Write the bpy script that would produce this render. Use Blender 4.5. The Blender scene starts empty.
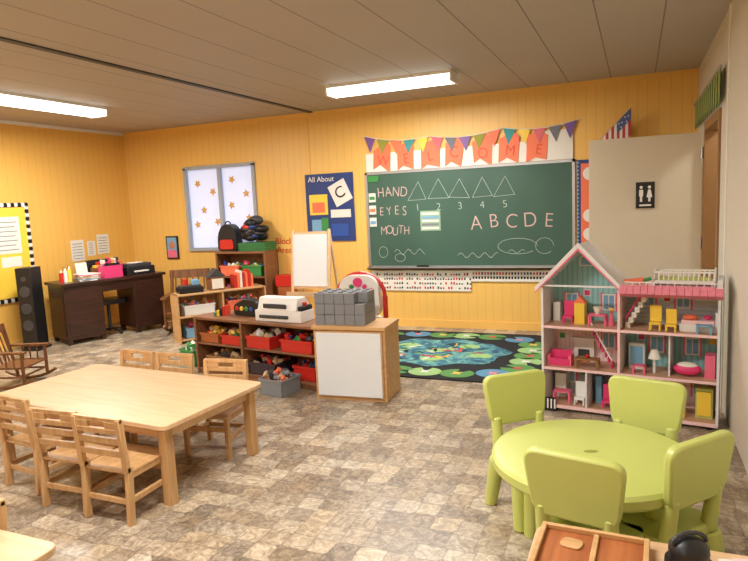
import bpy, bmesh, math, random
from mathutils import Vector, Matrix, Euler
random.seed(7)
sc=bpy.context.scene
COL=sc.collection
R=math.radians
def lin(c):
    o=[]
    for v in c:
        v=v/255.0
        o.append(v/12.92 if v<=0.04045 else ((v+0.055)/1.055)**2.4)
    return (o[0],o[1],o[2],1.0)
# ---------------------------------------------------------------- materials
MC={}
def newmat(name):
    m=bpy.data.materials.new(name); m.use_nodes=True
    return m,m.node_tree,m.node_tree.nodes,m.node_tree.links,m.node_tree.nodes['Principled BSDF']
def pm(name,c,rough=0.5,var=0.06,scale=6.0,metal=0.0,emit=0.0):
    if name in MC: return MC[name]
    m,nt,N,L,b=newmat(name)
    tc=N.new('ShaderNodeTexCoord'); no=N.new('ShaderNodeTexNoise'); no.inputs['Scale'].default_value=scale
    no.inputs['Detail'].default_value=4
    L.new(tc.outputs['Object'],no.inputs['Vector'])
    mx=N.new('ShaderNodeMixRGB'); l=lin(c)
    mx.inputs[1].default_value=tuple(x*(1-var) for x in l[:3])+(1,)
    mx.inputs[2].default_value=tuple(min(1,x*(1+var)) for x in l[:3])+(1,)
    L.new(no.outputs['Fac'],mx.inputs[0]); L.new(mx.outputs[0],b.inputs['Base Color'])
    b.inputs['Roughness'].default_value=rough; b.inputs['Metallic'].default_value=metal
    if emit>0:
        b.inputs['Emission Color'].default_value=l; b.inputs['Emission Strength'].default_value=emit
    MC[name]=m; return m
def wood(name,c1,c2,rough=0.4,axis=0,scale=5.0):
    if name in MC: return MC[name]
    m,nt,N,L,b=newmat(name)
    tc=N.new('ShaderNodeTexCoord'); mp=N.new('ShaderNodeMapping')
    s=[scale*4]*3; s[axis]=scale*0.35
    mp.inputs['Scale'].default_value=s
    no=N.new('ShaderNodeTexNoise'); no.inputs['Scale'].default_value=1.6; no.inputs['Detail'].default_value=6; no.inputs['Distortion'].default_value=0.6
    L.new(tc.outputs['Object'],mp.inputs['Vector']); L.new(mp.outputs[0],no.inputs['Vector'])
    cr=N.new('ShaderNodeValToRGB'); cr.color_ramp.elements[0].position=0.3; cr.color_ramp.elements[1].position=0.72
    cr.color_ramp.elements[0].color=lin(c1); cr.color_ramp.elements[1].color=lin(c2)
    L.new(no.outputs['Fac'],cr.inputs[0]); L.new(cr.outputs[0],b.inputs['Base Color'])
    b.inputs['Roughness'].default_value=rough
    MC[name]=m; return m
def grooved(name,c,axis,period,offs,width,dark=0.6,rough=0.5,var=0.05,nscale=1.5,bump=0.5,noisebump=0.0):
    m,nt,N,L,b=newmat(name)
    tc=N.new('ShaderNodeTexCoord'); sp=N.new('ShaderNodeSeparateXYZ'); L.new(tc.outputs['Object'],sp.inputs[0])
    def M(op,a,bv=None,c3=None):
        n=N.new('ShaderNodeMath'); n.operation=op
        for i,x in enumerate((a,bv,c3)):
            if x is None: continue
            if isinstance(x,(int,float)): n.inputs[i].default_value=x
            else: L.new(x,n.inputs[i])
        return n.outputs[0]
    tot=None
    for o in offs:
        v=M('ADD',sp.outputs[axis],100*period-o)
        v=M('DIVIDE',v,period); v=M('FRACT',v); v=M('MULTIPLY',v,period)
        k=M('LESS_THAN',v,width)
        tot=k if tot is None else M('MAXIMUM',tot,k)
    no=N.new('ShaderNodeTexNoise'); no.inputs['Scale'].default_value=nscale; no.inputs['Detail'].default_value=5
    L.new(tc.outputs['Object'],no.inputs['Vector'])
    l=lin(c); mx=N.new('ShaderNodeMixRGB')
    mx.inputs[1].default_value=tuple(x*(1-var) for x in l[:3])+(1,); mx.inputs[2].default_value=tuple(min(1,x*(1+var)) for x in l[:3])+(1,)
    L.new(no.outputs['Fac'],mx.inputs[0])
    m2=N.new('ShaderNodeMixRGB'); L.new(tot,m2.inputs[0]); L.new(mx.outputs[0],m2.inputs[1])
    m2.inputs[2].default_value=tuple(x*dark for x in l[:3])+(1,)
    L.new(m2.outputs[0],b.inputs['Base Color'])
    inv=M('SUBTRACT',1.0,tot)
    bp=N.new('ShaderNodeBump'); bp.inputs['Strength'].default_value=bump; bp.inputs['Distance'].default_value=0.004
    L.new(inv,bp.inputs['Height']); L.new(bp.outputs[0],b.inputs['Normal'])
    b.inputs['Roughness'].default_value=rough
    MC[name]=m; return m
YW=(240,192,102)
wall_y=grooved('yellow_panelling',YW,0,0.41,[0.0,0.09,0.20,0.31],0.006,0.84,0.42,0.04,1.5,0.25)
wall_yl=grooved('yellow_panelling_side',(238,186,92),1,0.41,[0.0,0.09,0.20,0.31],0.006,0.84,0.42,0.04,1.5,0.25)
ceil_m=grooved('ceiling_planks',(180,170,160),0,0.42,[-0.262],0.009,0.40,0.6,0.05,2.0)
wall_c=pm('cream_wall',(212,204,188),0.6,0.08,25)
trim_y=pm('yellow_trim',YW,0.45)
def floor_mat():
    m,nt,N,L,b=newmat('stone_vinyl')
    tc=N.new('ShaderNodeTexCoord')
    mp=N.new('ShaderNodeMapping'); mp.inputs['Location'].default_value=(20,20,0)
    L.new(tc.outputs['Object'],mp.inputs[0])
    nw=N.new('ShaderNodeTexNoise'); nw.inputs['Scale'].default_value=18; nw.inputs['Detail'].default_value=3
    L.new(tc.outputs['Object'],nw.inputs['Vector'])
    va=N.new('ShaderNodeVectorMath'); va.operation='MULTIPLY_ADD'; va.inputs[1].default_value=(0.012,0.012,0); L.new(nw.outputs['Color'],va.inputs[0]); L.new(mp.outputs[0],va.inputs[2])
    def vor(feat):
        v=N.new('ShaderNodeTexVoronoi'); v.voronoi_dimensions='2D'; v.distance='CHEBYCHEV'; v.feature=feat
        v.inputs['Scale'].default_value=8.2; v.inputs['Randomness'].default_value=0.34
        L.new(va.outputs[0],v.inputs['Vector']); return v
    v1=vor('F1'); v2=vor('F2')
    sub=N.new('ShaderNodeMath'); sub.operation='SUBTRACT'; L.new(v2.outputs['Distance'],sub.inputs[0]); L.new(v1.outputs['Distance'],sub.inputs[1])
    edge=N.new('ShaderNodeMapRange'); edge.inputs[1].default_value=0.0; edge.inputs[2].default_value=0.09; edge.inputs[3].default_value=1; edge.inputs[4].default_value=0
    L.new(sub.outputs[0],edge.inputs[0])
    sepc=N.new('ShaderNodeSeparateColor'); L.new(v1.outputs['Color'],sepc.inputs[0])
    n1=N.new('ShaderNodeTexNoise'); n1.inputs['Scale'].default_value=17; n1.inputs['Detail'].default_value=9; n1.inputs['Roughness'].default_value=0.74; n1.inputs['Distortion'].default_value=1.8
    L.new(tc.outputs['Object'],n1.inputs['Vector'])
    mx=N.new('ShaderNodeMixRGB'); mx.inputs[0].default_value=0.82
    L.new(sepc.outputs[0],mx.inputs[1]); L.new(n1.outputs['Fac'],mx.inputs[2])
    cr=N.new('ShaderNodeValToRGB'); e=cr.color_ramp.elements
    e[0].position=0.30; e[0].color=lin((92,82,72)); e[1].position=0.70; e[1].color=lin((218,208,190))
    x=e.new(0.43); x.color=lin((138,124,108)); x=e.new(0.55); x.color=lin((178,163,142))
    L.new(mx.outputs[0],cr.inputs[0])
    hs=N.new('ShaderNodeMixRGB'); hs.blend_type='MULTIPLY'; L.new(sepc.outputs[1],hs.inputs[0]); L.new(cr.outputs[0],hs.inputs[1]); hs.inputs[2].default_value=(0.98,0.90,0.78,1)
    m3=N.new('ShaderNodeMixRGB'); L.new(hs.outputs[0],m3.inputs[1]); m3.inputs[2].default_value=lin((104,92,78))
    me_=N.new('ShaderNodeMath'); me_.operation='MULTIPLY'; me_.inputs[1].default_value=0.6; L.new(edge.outputs[0],me_.inputs[0]); L.new(me_.outputs[0],m3.inputs[0])
    L.new(m3.outputs[0],b.inputs['Base Color'])
    b.inputs['Roughness'].default_value=0.36
    bp=N.new('ShaderNodeBump'); bp.inputs['Strength'].default_value=0.15; bp.inputs['Distance'].default_value=0.002
    L.new(mx.outputs[0],bp.inputs['Height']); L.new(bp.outputs[0],b.inputs['Normal'])
    return m
floor_m=floor_mat()
maple=wood('maple',(208,170,128),(224,190,150),0.35,0)
maple2=wood('maple_chair',(186,142,94),(210,170,120),0.4,2)
dkwood=wood('dark_wood',(44,26,20),(68,40,30),0.3,0)
brwood=wood('brown_shelf_wood',(112,72,46),(150,102,66),0.45,0)
ltwood=wood('light_shelf_wood',(190,146,96),(214,172,120),0.45,0)
ochair=wood('oak_rocker',(96,58,30),(136,86,46),0.4,2)
white=pm('white_plastic',(235,235,232),0.4,0.02)
board_w=pm('whiteboard',(226,230,234),0.25,0.02)
black=pm('black_plastic',(24,24,26),0.45,0.1)
dgrey=pm('dark_grey',(60,60,64),0.5)
grey=pm('grey_foam',(128,130,134),0.7,0.08,20)
red=pm('red_plastic',(200,44,34),0.4)
orange=pm('orange_card',(238,120,82),0.6)
pink=pm('pink',(235,110,140),0.5)
lpink=pm('light_pink',(242,204,206),0.5)
hpink=pm('hot_pink',(225,60,120),0.45)
yel=pm('yellow',(244,206,70),0.5)
green=pm('green',(60,140,70),0.5)
lime=pm('lime_plastic',(192,200,110),0.38,0.03)
blue=pm('blue',(40,80,160),0.5)
navy=pm('navy',(34,58,120),0.5)
lblue=pm('light_blue',(120,170,205),0.5)
alu=pm('aluminium',(180,182,184),0.35,0.03,10,0.7)
paper=pm('paper',(232,228,218),0.7,0.03)
chalk=pm('chalk',(180,196,186),0.9,0.2,80)
chalkp=pm('chalk_pink',(204,174,168),0.9,0.2,80)
purple=pm('purple',(120,84,150),0.5)
beige=pm('beige_paint',(212,200,178),0.5,0.03)
brown=pm('brown_trim',(150,110,66),0.5)
# ---------------------------------------------------------------- mesh builder
def rnd(pts,r,seg=5):
    out=[]; n=len(pts)
    for i in range(n):
        p=Vector(pts[i]); a=Vector(pts[i-1]); b=Vector(pts[(i+1)%n])
        da=(a-p); db=(b-p); rr=min(r,da.length*0.49,db.length*0.49)
        s=p+da.normalized()*rr; e=p+db.normalized()*rr
        for k in range(seg+1):
            t=k/seg; out.append(tuple((1-t)**2*s+2*t*(1-t)*p+t*t*e))
    return out
class B:
    def __init__(s): s.bm=bmesh.new(); s.mats=[]
    def mi(s,m):
        if m not in s.mats: s.mats.append(m)
        return s.mats.index(m)
    def _fin(s,faces,m):
        i=s.mi(m)
        for f in faces: f.material_index=i
    def _vs(s,vs,m):
        fs=set()
        for v in vs: fs.update(v.link_faces)
        s._fin(fs,m)
    def box(s,x0,x1,y0,y1,z0,z1,m,rot=None,mat=None):
        c=Vector(((x0+x1)/2,(y0+y1)/2,(z0+z1)/2))
        M=Matrix.Translation(c)
        if rot: M=M@Euler([R(a) for a in rot]).to_matrix().to_4x4()
        M=M@Matrix.Diagonal((abs(x1-x0),abs(y1-y0),abs(z1-z0),1))
        if mat: M=mat@M
        g=bmesh.ops.create_cube(s.bm,size=1,matrix=M); s._vs(g['verts'],m)
    def cyl(s,p0,p1,r,m,r2=None,seg=16):
        p0=Vector(p0);p1=Vector(p1); d=p1-p0
        q=d.to_track_quat('Z','Y').to_matrix().to_4x4()
        g=bmesh.ops.create_cone(s.bm,cap_ends=True,segments=seg,radius1=r,radius2=r if r2 is None else r2,depth=d.length,matrix=Matrix.Translation((p0+p1)/2)@q)
        s._vs(g['verts'],m)
    def sph(s,c,r,m,sc=(1,1,1),seg=16):
        g=bmesh.ops.create_uvsphere(s.bm,u_segments=seg,v_segments=seg//2+2,radius=r,matrix=Matrix.Translation(c)@Matrix.Diagonal((sc[0],sc[1],sc[2],1)))
        s._vs(g['verts'],m)
    def prism(s,pts,th,m,M=Matrix()):
        a=[s.bm.verts.new(M@Vector((p[0],p[1],0))) for p in pts]
        b=[s.bm.verts.new(M@Vector((p[0],p[1],th))) for p in pts]
        n=len(pts); fs=[]
        fs.append(s.bm.faces.new(a[::-1])); fs.append(s.bm.faces.new(b))
        for i in range(n): fs.append(s.bm.faces.new((a[i],a[(i+1)%n],b[(i+1)%n],b[i])))
        s._fin(fs,m)
    def wallpoly(s,pts,y,th,m):
        s.prism(pts,th,m,Matrix.Translation((0,y,0))@Matrix.Rotation(R(90),4,'X'))
    def lathe(s,prof,m,c=(0,0,0),seg=40):
        rings=[]
        for (r,z) in prof:
            rings.append([s.bm.verts.new((c[0]+r*math.cos(2*math.pi*k/seg),c[1]+r*math.sin(2*math.pi*k/seg),c[2]+z)) for k in range(seg)])
        fs=[]
        for i in range(len(rings)-1):
            for k in range(seg):
                fs.append(s.bm.faces.new((rings[i][k],rings[i][(k+1)%seg],rings[i+1][(k+1)%seg],rings[i+1][k])))
        fs.append(s.bm.faces.new(rings[0][::-1])); fs.append(s.bm.faces.new(rings[-1]))
        s._fin(fs,m)
    def tube(s,pts,r,m,seg=8):
        for i in range(len(pts)-1):
            s.cyl(pts[i],pts[i+1],r,m,seg=seg)
            if i>0: s.sph(pts[i],r,m,seg=seg)
    def done(s,name,loc=(0,0,0),rz=0,bev=0,scale=1,parent=None,rot=None):
        bmesh.ops.recalc_face_normals(s.bm,faces=s.bm.faces)
        me=bpy.data.meshes.new(name); s.bm.to_mesh(me); s.bm.free()
        for m in s.mats: me.materials.append(m)
        me.shade_smooth()
        try: me.set_sharp_from_angle(angle=R(35))
        except Exception: pass
        o=bpy.data.objects.new(name,me); COL.objects.link(o)
        o.location=loc; o.rotation_euler=rot if rot else (0,0,R(rz)); o.scale=(scale,)*3
        if bev:
            b=o.modifiers.new('bevel','BEVEL'); b.width=bev; b.segments=2; b.limit_method='ANGLE'; b.angle_limit=R(40)
        if parent: o.parent=parent
        return o
def dup(o,loc,rz):
    n=bpy.data.objects.new(o.name.split('.')[0],o.data); COL.objects.link(n); n.location=loc; n.rotation_euler=(0,0,R(rz)); n.scale=o.scale
    for md in o.modifiers:
        b=n.modifiers.new(md.name,'BEVEL'); b.width=md.width; b.segments=md.segments; b.limit_method='ANGLE'; b.angle_limit=md.angle_limit
    return n
def text(name,body,size,loc,m,parent=None,rot=(90,0,0),ext=0.001,bold=0.0,sx=1.0):
    cu=bpy.data.curves.new(name,'FONT'); cu.body=body; cu.size=size; cu.extrude=ext; cu.offset=bold
    cu.align_x='CENTER'; cu.align_y='CENTER'; cu.materials.append(m)
    o=bpy.data.objects.new(name,cu); COL.objects.link(o); o.location=loc; o.rotation_euler=[R(a) for a in rot]; o.scale=(sx,1,1)
    if parent: o.parent=parent
    return o
def pl(o,rz,lx,ly,z=0):
    a=R(rz); return (o[0]+lx*math.cos(a)-ly*math.sin(a), o[1]+lx*math.sin(a)+ly*math.cos(a), z)
# ---------------------------------------------------------------- room shell
XL=-6.94; XR=0.558; YB=7.15; YF=-2.6; CH=2.72
b=B(); b.box(XL-0.1,2.1,YF-0.1,YB+0.1,-0.1,0,floor_m); b.done('floor')
b=B(); b.box(XL-0.1,2.1,YF-0.1,YB+0.1,CH,CH+0.1,ceil_m); b.done('ceiling')
b=B()
WX0,WX1,WZ0,WZ1=-5.87,-4.73,1.0,2.14
b.box(XL-0.1,WX0,YB,YB+0.12,0,CH,wall_y); b.box(WX1,2.1,YB,YB+0.12,0,CH,wall_y)
b.box(WX0,WX1,YB,YB+0.12,0,WZ0,wall_y); b.box(WX0,WX1,YB,YB+0.12,WZ1,CH,wall_y); b.done('wall_back')
b=B(); b.box(XL-0.12,XL,YF,YB,0,CH,wall_yl); b.done('wall_left')
b=B(); b.box(XL,2.0,YF-0.12,YF,0,CH,wall_y); b.done('wall_front')
b=B(); DY0,DY1=5.25,6.25
b.box(XR,XR+0.1,YF,DY0,0,CH,wall_c); b.box(XR,XR+0.1,DY1,YB,0,CH,wall_c); b.box(XR,XR+0.1,DY0,DY1,2.06,CH,wall_c); b.done('wall_right')
b=B(); b.box(XR-0.008,XR,4.80,4.85,0,CH,paper); b.done('trim_wall_corner')
b=B(); b.box(1.95,2.05,4.6,YB,0,CH,beige); b.box(XR+0.1,1.95,4.6,4.7,0,CH,beige); b.box(XR+0.1,1.95,7.05,YB,0,CH,beige); b.done('wall_restroom')
b=B(); t=0.05; g=0.02
b.box(XR-0.015,XR+0.115,DY0-t,DY0+g,0,2.04,brown); b.box(XR-0.015,XR+0.115,DY1-g,DY1+t,0,2.04,brown); b.box(XR-0.015,XR+0.115,DY0-t,DY1+t,2.04,2.11,brown); b.done('trim_doorframe')
b=B(); b.box(XL,XR,YB-0.015,YB,0,0.09,trim_y); b.done('baseboard_back')
b=B(); b.box(XL,XL+0.015,YF,YB-0.015,0,0.09,trim_y); b.done('baseboard_left')
b=B(); b.box(XL,XR,YB-0.02,YB,CH-0.04,CH,trim_y); b.done('trim_ceiling_back')
b=B(); b.box(XL,XL+0.02,YF,YB-0.02,CH-0.04,CH,paper); b.done('trim_ceiling_left')
b=B(); b.box(-3.93,-3.87,YB-0.012,YB,0.09,CH-0.04,trim_y); b.done('trim_wall_joint')
b=B(); b.box(-3.84,-3.78,YF,YB-0.02,CH-0.012,CH,dgrey); b.done('trim_ceiling_joint')
pane=pm('frosted_daylight_pane',(204,212,240),0.3,0.12,2,0,0.55)
wgrey=pm('window_frame_grey',(164,170,178),0.4)
b=B(); w=0.045
b.box(WX0-0.02,WX1+0.02,YB-0.03,YB+0.02,WZ1-w+0.02,WZ1+0.02,wgrey); b.box(WX0-0.02,WX1+0.02,YB-0.04,YB+0.02,WZ0-0.02,WZ0+w-0.02,wgrey)
b.box(WX0-0.02,WX0+w-0.02,YB-0.03,YB+0.02,WZ0,WZ1,wgrey); b.box(WX1-w+0.02,WX1+0.02,YB-0.03,YB+0.02,WZ0,WZ1,wgrey)
b.box(-5.32,-5.27,YB-0.02,YB+0.03,WZ0,WZ1,wgrey); b.box(WX0,WX1,YB+0.04,YB+0.05,WZ0,WZ1,pane)
gold=pm('gold_leaf',(222,172,84),0.6)
for (x,z) in ((-5.70,1.92),(-5.45,1.80),(-5.62,1.55),(-5.75,1.35),(-5.40,1.38),(-5.12,1.95),(-4.90,1.75),(-5.15,1.60),(-4.88,1.42)):
    a=random.uniform(0,6.28); s=0.06
    pts=[(x+s*math.cos(a+k*math.pi/5)*(1 if k%2==0 else 0.5),z+s*math.sin(a+k*math.pi/5)*(1 if k%2==0 else 0.5)) for k in range(10)]
    b.wallpoly(pts,YB+0.038,0.003,gold)
b.done('window_1')
# ---------------------------------------------------------------- ceiling lights
tubeglow=pm('lit_diffuser',(255,252,244),0.4,0.0,1,0,3.0)
LC=(1.0,0.965,0.91)
def fixture(name,loc,rz,power):
    b=B(); h=0.64
    b.box(-h,h,-0.09,0.09,-0.025,0,white)
    M=Matrix.Translation((-h+0.01,0,0))@Matrix(((0,0,1,0),(1,0,0,0),(0,1,0,0),(0,0,0,1)))
    b.prism([(-0.12,-0.025),(0.12,-0.025),(0.12,-0.07),(0.09,-0.095),(-0.09,-0.095),(-0.12,-0.07)],2*h-0.02,tubeglow,M)
    b.box(-h-0.005,-h+0.012,-0.125,0.125,-0.1,0,white); b.box(h-0.012,h+0.005,-0.125,0.125,-0.1,0,white)
    for sy in (-0.122,0.118): b.box(-h,h,sy,sy+0.004,-0.03,0,white)
    o=b.done(name,loc,rz)
    l=bpy.data.lights.new('tube_light','AREA'); l.shape='RECTANGLE'; l.size=1.2; l.size_y=0.18; l.energy=power; l.color=LC
    lo=bpy.data.objects.new('tube_light',l); COL.objects.link(lo); lo.parent=o; lo.location=(0,0,-0.105)
    return o
fixture('ceiling_light_fixture',(-2.21,5.80,CH),0,80)
fixture('ceiling_light_fixture',(-5.48,4.68,CH),90,86)
fixture('ceiling_light_fixture',(-5.48,1.2,CH),90,76)
fixture('ceiling_light_fixture',(-1.6,1.9,CH),0,82)
fixture('ceiling_light_fixture',(-2.2,-1.0,CH),0,68)
b=B(); b.cyl((0,0,-0.02),(0,0,0),0.13,alu,seg=24); b.sph((0,0,-0.02),0.11,tubeglow,(1,1,0.6)); o=b.done('restroom_fill_dome',(1.2,5.9,CH))  # unseen dome and point lamp, added to brighten the dark restroom opening
l=bpy.data.lights.new('restroom_fill_lamp','POINT'); l.energy=40; l.color=LC; l.shadow_soft_size=0.08; lo=bpy.data.objects.new('restroom_fill_lamp',l); COL.objects.link(lo); lo.parent=o; lo.location=(0,0,-0.25)
# ---------------------------------------------------------------- chalkboard
gb=pm('chalkboard_green',(60,92,78),0.55,0.25,1.6)
b=B(); b.box(-3.08,-0.64,YB-0.02,YB-0.002,0.74,1.90,gb)
for z in (0.73,1.885): b.box(-3.10,-0.62,YB-0.03,YB-0.002,z,z+0.03,alu)
for x in (-3.10,-0.65): b.box(x,x+0.03,YB-0.03,YB-0.002,0.73,1.915,alu)
b.box(-3.10,-0.62,YB-0.09,YB-0.03,0.72,0.735,alu); b.box(-3.10,-0.62,YB-0.09,YB-0.082,0.72,0.75,alu)
for x in (-2.0,-1.9,-1.2): b.cyl((x,YB-0.055,0.742),(x+0.07,YB-0.055,0.742),0.006,chalk)
b.box(-2.45,-2.31,YB-0.08,YB-0.04,0.735,0.77,black)
for i in range(5):
    cx=-2.43+0.262*i; y=YB-0.023; j=lambda: random.uniform(-0.012,0.012)
    P=[(cx-0.12+j(),y,1.56+j()),(cx+0.12+j(),y,1.56+j()),(cx+0.01+j(),y,1.78+j())]
    for k in range(3): b.tube([P[k],P[(k+1)%3]],0.0028,chalk,6)
def scribble(pts,m=chalk,r=0.0024):
    b.tube([(x,YB-0.022,z) for x,z in pts],r,m,6)
scribble([(-2.75+0.03*k,0.93+0.035*math.sin(k*1.3)) for k in range(14)])
scribble([(-2.90+0.06*math.cos(k*0.7),0.93+0.07*math.sin(k*0.7)) for k in range(10)])
scribble([(-2.68+0.07*math.cos(k*0.7),0.86+0.05*math.sin(k*0.7)) for k in range(10)])
scribble([(-1.95+0.025*k,0.88+0.03*math.sin(k*1.1)) for k in range(20)])
scribble([(-1.35+0.02*k,0.92+0.02*math.sin(k)) for k in range(10)])
scribble([(-1.25+0.25*math.cos(k*0.4)*0.9,0.98+0.09*math.sin(k*0.4)) for k in range(15)])
scribble([(-0.95+0.1*math.cos(k*0.5),0.98+0.09*math.sin(k*0.5)) for k in range(12)],chalk)
b.box(-2.40,-2.15,YB-0.026,YB-0.02,1.18,1.42,pm('mint_card',(150,180,150),0.7))
for k in range(5):
    b.box(-2.38,-2.17,YB-0.029,YB-0.024,1.2+0.043*k,1.225+0.043*k,[paper,grey,paper,lblue,paper][k])
cb=b.done('chalkboard')
for wi,(s,x,z,sz) in enumerate((('HAND',-2.75,1.66,0.17),('EYES',-2.75,1.43,0.16),('MOUTH',-2.73,1.19,0.15))):
    xx=x-0.15
    for li,ch in enumerate(s):
        step=0.30/(len(s)-1)
        text('chalk_letter_%s'%ch,ch,sz*random.uniform(0.92,1.05),(xx+step*li,YB-0.022,z+random.uniform(-0.012,0.012)),chalkp,cb,(90,random.uniform(-7,7),0),bold=-0.002,sx=0.78)
for i in range(5): text('chalk_digit',str(i+1),0.12,(-2.43+0.262*i,YB-0.022,1.46),chalk,cb,(90,random.uniform(-6,6),0),bold=-0.002)
for i,ch in enumerate('ABCDE'): text('chalk_letter_%s'%ch,ch,0.23*random.uniform(0.94,1.06),(-1.72+0.205*i,YB-0.022,1.26+random.uniform(-0.012,0.012)),chalkp,cb,(90,random.uniform(-6,6),0),bold=-0.003,sx=0.9)
b=B(); b.box(-3.08,-0.64,YB-0.008,YB,1.92,2.14,paper); b.box(-0.95,-0.64,YB-0.009,YB-0.001,2.08,2.24,paper); b.done('paper_strip',(0,-0.009,0))
b=B(); WXs=(-2.85,-2.55,-2.25,-1.96,-1.62,-1.31,-1.00)
rr=random.uniform
for i,x in enumerate(WXs):
    dz=rr(-0.03,0.03)
    pts=[(x-0.12+rr(-.02,.02),1.92+dz),(x-0.04,1.97+dz),(x+0.10+rr(-.02,.02),1.92-dz),(x+0.115+rr(-.02,.02),2.20+dz),(x+0.03,2.25+dz),(x-0.11+rr(-.02,.02),2.20-dz)]
    b.wallpoly(pts,YB-0.010,0.004,orange)
wl=b.done('welcome_letter_cards',(0,-0.010,0))
rink=pm('red_ink',(214,82,58),0.6)
for i,(ch,x) in enumerate(zip('WELCOME',WXs)): text('letter_'+ch,ch,0.17*rr(0.9,1.1),(x,YB-0.016,2.06+rr(-.02,.02)),rink,wl,(90,rr(-12,12),0),sx=0.9)
b=B(); cols=[purple,pm('olive_felt',(150,150,60),0.8),orange,pm('felt_teal',(70,150,150),0.8),yel,pm('felt_rose',(214,110,120),0.8),pm('felt_grey',(120,120,130),0.8)]
def cat(x0,x1,z0,z1,sag,n):
    return [(x0+(x1-x0)*k/n, z0+(z1-z0)*k/n-sag*4*(k/n)*(1-k/n)) for k in range(n+1)]
k=0
for s in [(-3.10,-2.25,2.36,2.29,0.05,5),(-2.25,-1.40,2.29,2.31,0.05,5),(-1.40,-0.58,2.31,2.33,0.05,5)]:
    c=cat(*s)
    b.tube([(x,YB-0.03,z) for x,z in c],0.004,paper,6)
    for i in range(len(c)-1):
        (x0,z0),(x1,z1)=c[i],c[i+1]
        b.wallpoly([(x0+0.012,z0),((x0+x1)/2+random.uniform(-0.02,0.02),min(z0,z1)-0.16),(x1-0.012,z1)],YB-0.026,0.002,cols[k%7]); k+=1
b.done('pennant_bunting')
b=B(); b.box(-3.07,-1.80,YB-0.01,YB,0.45,0.70,paper); b.box(-1.80,-0.72,YB-0.01,YB,0.57,0.70,paper)
ink=pm('ink',(40,40,46),0.7)
for r_ in range(4):
    for k in range(38):
        x=-3.04+k*0.033
        if random.random()<0.8: b.box(x,x+0.02,YB-0.012,YB-0.009,0.475+0.055*r_,0.475+0.055*r_+random.uniform(0.015,0.032),random.choice([ink,ink,ink,red]))
for k in range(30):
    x=-1.78+k*0.035
    b.box(x,x+0.02,YB-0.012,YB-0.009,0.60,0.63,ink); b.box(x,x+0.02,YB-0.012,YB-0.009,0.65,0.68,random.choice([ink,red,navy]))
b.done('alphabet_number_strip',(0,-0.008,0))
b=B(); b.box(-0.60,-0.20,YB-0.012,YB,0.95,1.90,navy)
b.box(-0.56,-0.24,YB-0.015,YB-0.01,0.99,1.86,orange)
for i in range(22):
    z=0.97+i*0.042; b.wallpoly([(-0.60,z),(-0.575,z+0.02),(-0.60,z+0.04)],YB-0.013,0.003,lblue)
for z in (1.75,1.3,1.1): b.wallpoly([(-0.47+0.07*math.cos(k*math.pi/8),z+0.07*math.sin(k*math.pi/8)) for k in range(16)],YB-0.014,0.003,paper)
b.done('orange_bulletin_poster',(0,-0.006,0))
b=B()
for i,z in enumerate((1.55,1.40,1.25)): b.box(-3.06,-2.97,YB-0.026,YB-0.02,z,z+0.11,paper); b.box(-3.05,-2.98,YB-0.028,YB-0.024,z+0.03,z+0.07,[green,orange,lblue][i])
b.box(-3.06,-2.92,YB-0.026,YB-0.02,1.80,1.87,green)
b.done('small_wall_cards',(0,-0.004,0))
b=B(); b.box(-3.95,-3.27,YB-0.008,YB,1.08,1.94,navy)
b.box(-3.90,-3.64,YB-0.014,YB-0.006,1.42,1.68,yel); b.box(-3.86,-3.68,YB-0.016,YB-0.01,1.45,1.58,orange)
b.box(-3.58,-3.33,YB-0.016,YB-0.008,1.55,1.83,paper,rot=(0,-25,0))
b.box(-3.60,-3.32,YB-0.014,YB-0.006,1.38,1.48,paper); b.box(-3.88,-3.66,YB-0.014,YB-0.006,1.16,1.36,lblue); b.box(-3.6,-3.36,YB-0.014,YB-0.006,1.14,1.3,blue); b.box(-3.74,-3.64,YB-0.018,YB-0.006,1.22,1.38,green)
ap=b.done('all_about_poster',(0,-0.008,0)); text('poster_title','All About',0.095,(-3.72,YB-0.012,1.87),paper,ap); text('poster_letter','C',0.20,(-3.455,YB-0.02,1.69),black,ap,(90,-25,0))
text('red_wall_lettering','Block\nArea',0.12,(-4.33,YB-0.004,1.03),red)
b=B(); b.box(-6.30,-6.09,YB-0.02,YB,0.87,1.20,black); b.box(-6.28,-6.11,YB-0.024,YB-0.015,0.89,1.18,lblue); b.sph((-6.19,YB-0.024,1.07),0.05,pm('skin_print',(190,130,100),0.6),(1,0.08,1.2)); b.box(-6.27,-6.12,YB-0.028,YB-0.022,0.89,1.0,pink); b.done('framed_photo_picture',(0,-0.004,0))
# flag
b=B(); A=Vector((-0.42,YB-0.03,2.04)); E_=Vector((-0.05,YB-0.16,2.40))
b.cyl(A,E_,0.006,maple); b.sph(E_,0.012,yel)
d=(E_-A); wd=pm('flag_white',(214,206,200),0.8); rf=pm('flag_red',(170,44,46),0.8)
for i in range(10):
    t0=0.24+0.073*i; p=A+d*t0; q=A+d*(t0+0.073)
    drop=0.27
    for (a0,a1,c) in ((0.0,0.45,navy if i>4 else (rf if i%2 else wd)),(0.45,1.0,rf if i%2 else wd)):
        v=[b.bm.verts.new(p+Vector((0.0,0,-drop*a0))),b.bm.verts.new(q+Vector((0,0,-drop*a0))),b.bm.verts.new(q+Vector((0.0,0.0,-drop*a1))),b.bm.verts.new(p+Vector((0,0,-drop*a1)))]
        f=b.bm.faces.new(v); b._fin([f],c)
for (t0,dz) in ((0.66,0.04),(0.74,0.06),(0.82,0.04),(0.90,0.06),(0.72,0.10),(0.86,0.10)):
    p=A+d*t0; b.sph((p.x,p.y-0.003,p.z-dz),0.008,wd,(1,0.3,1),8)
b.done('american_flag')
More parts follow.
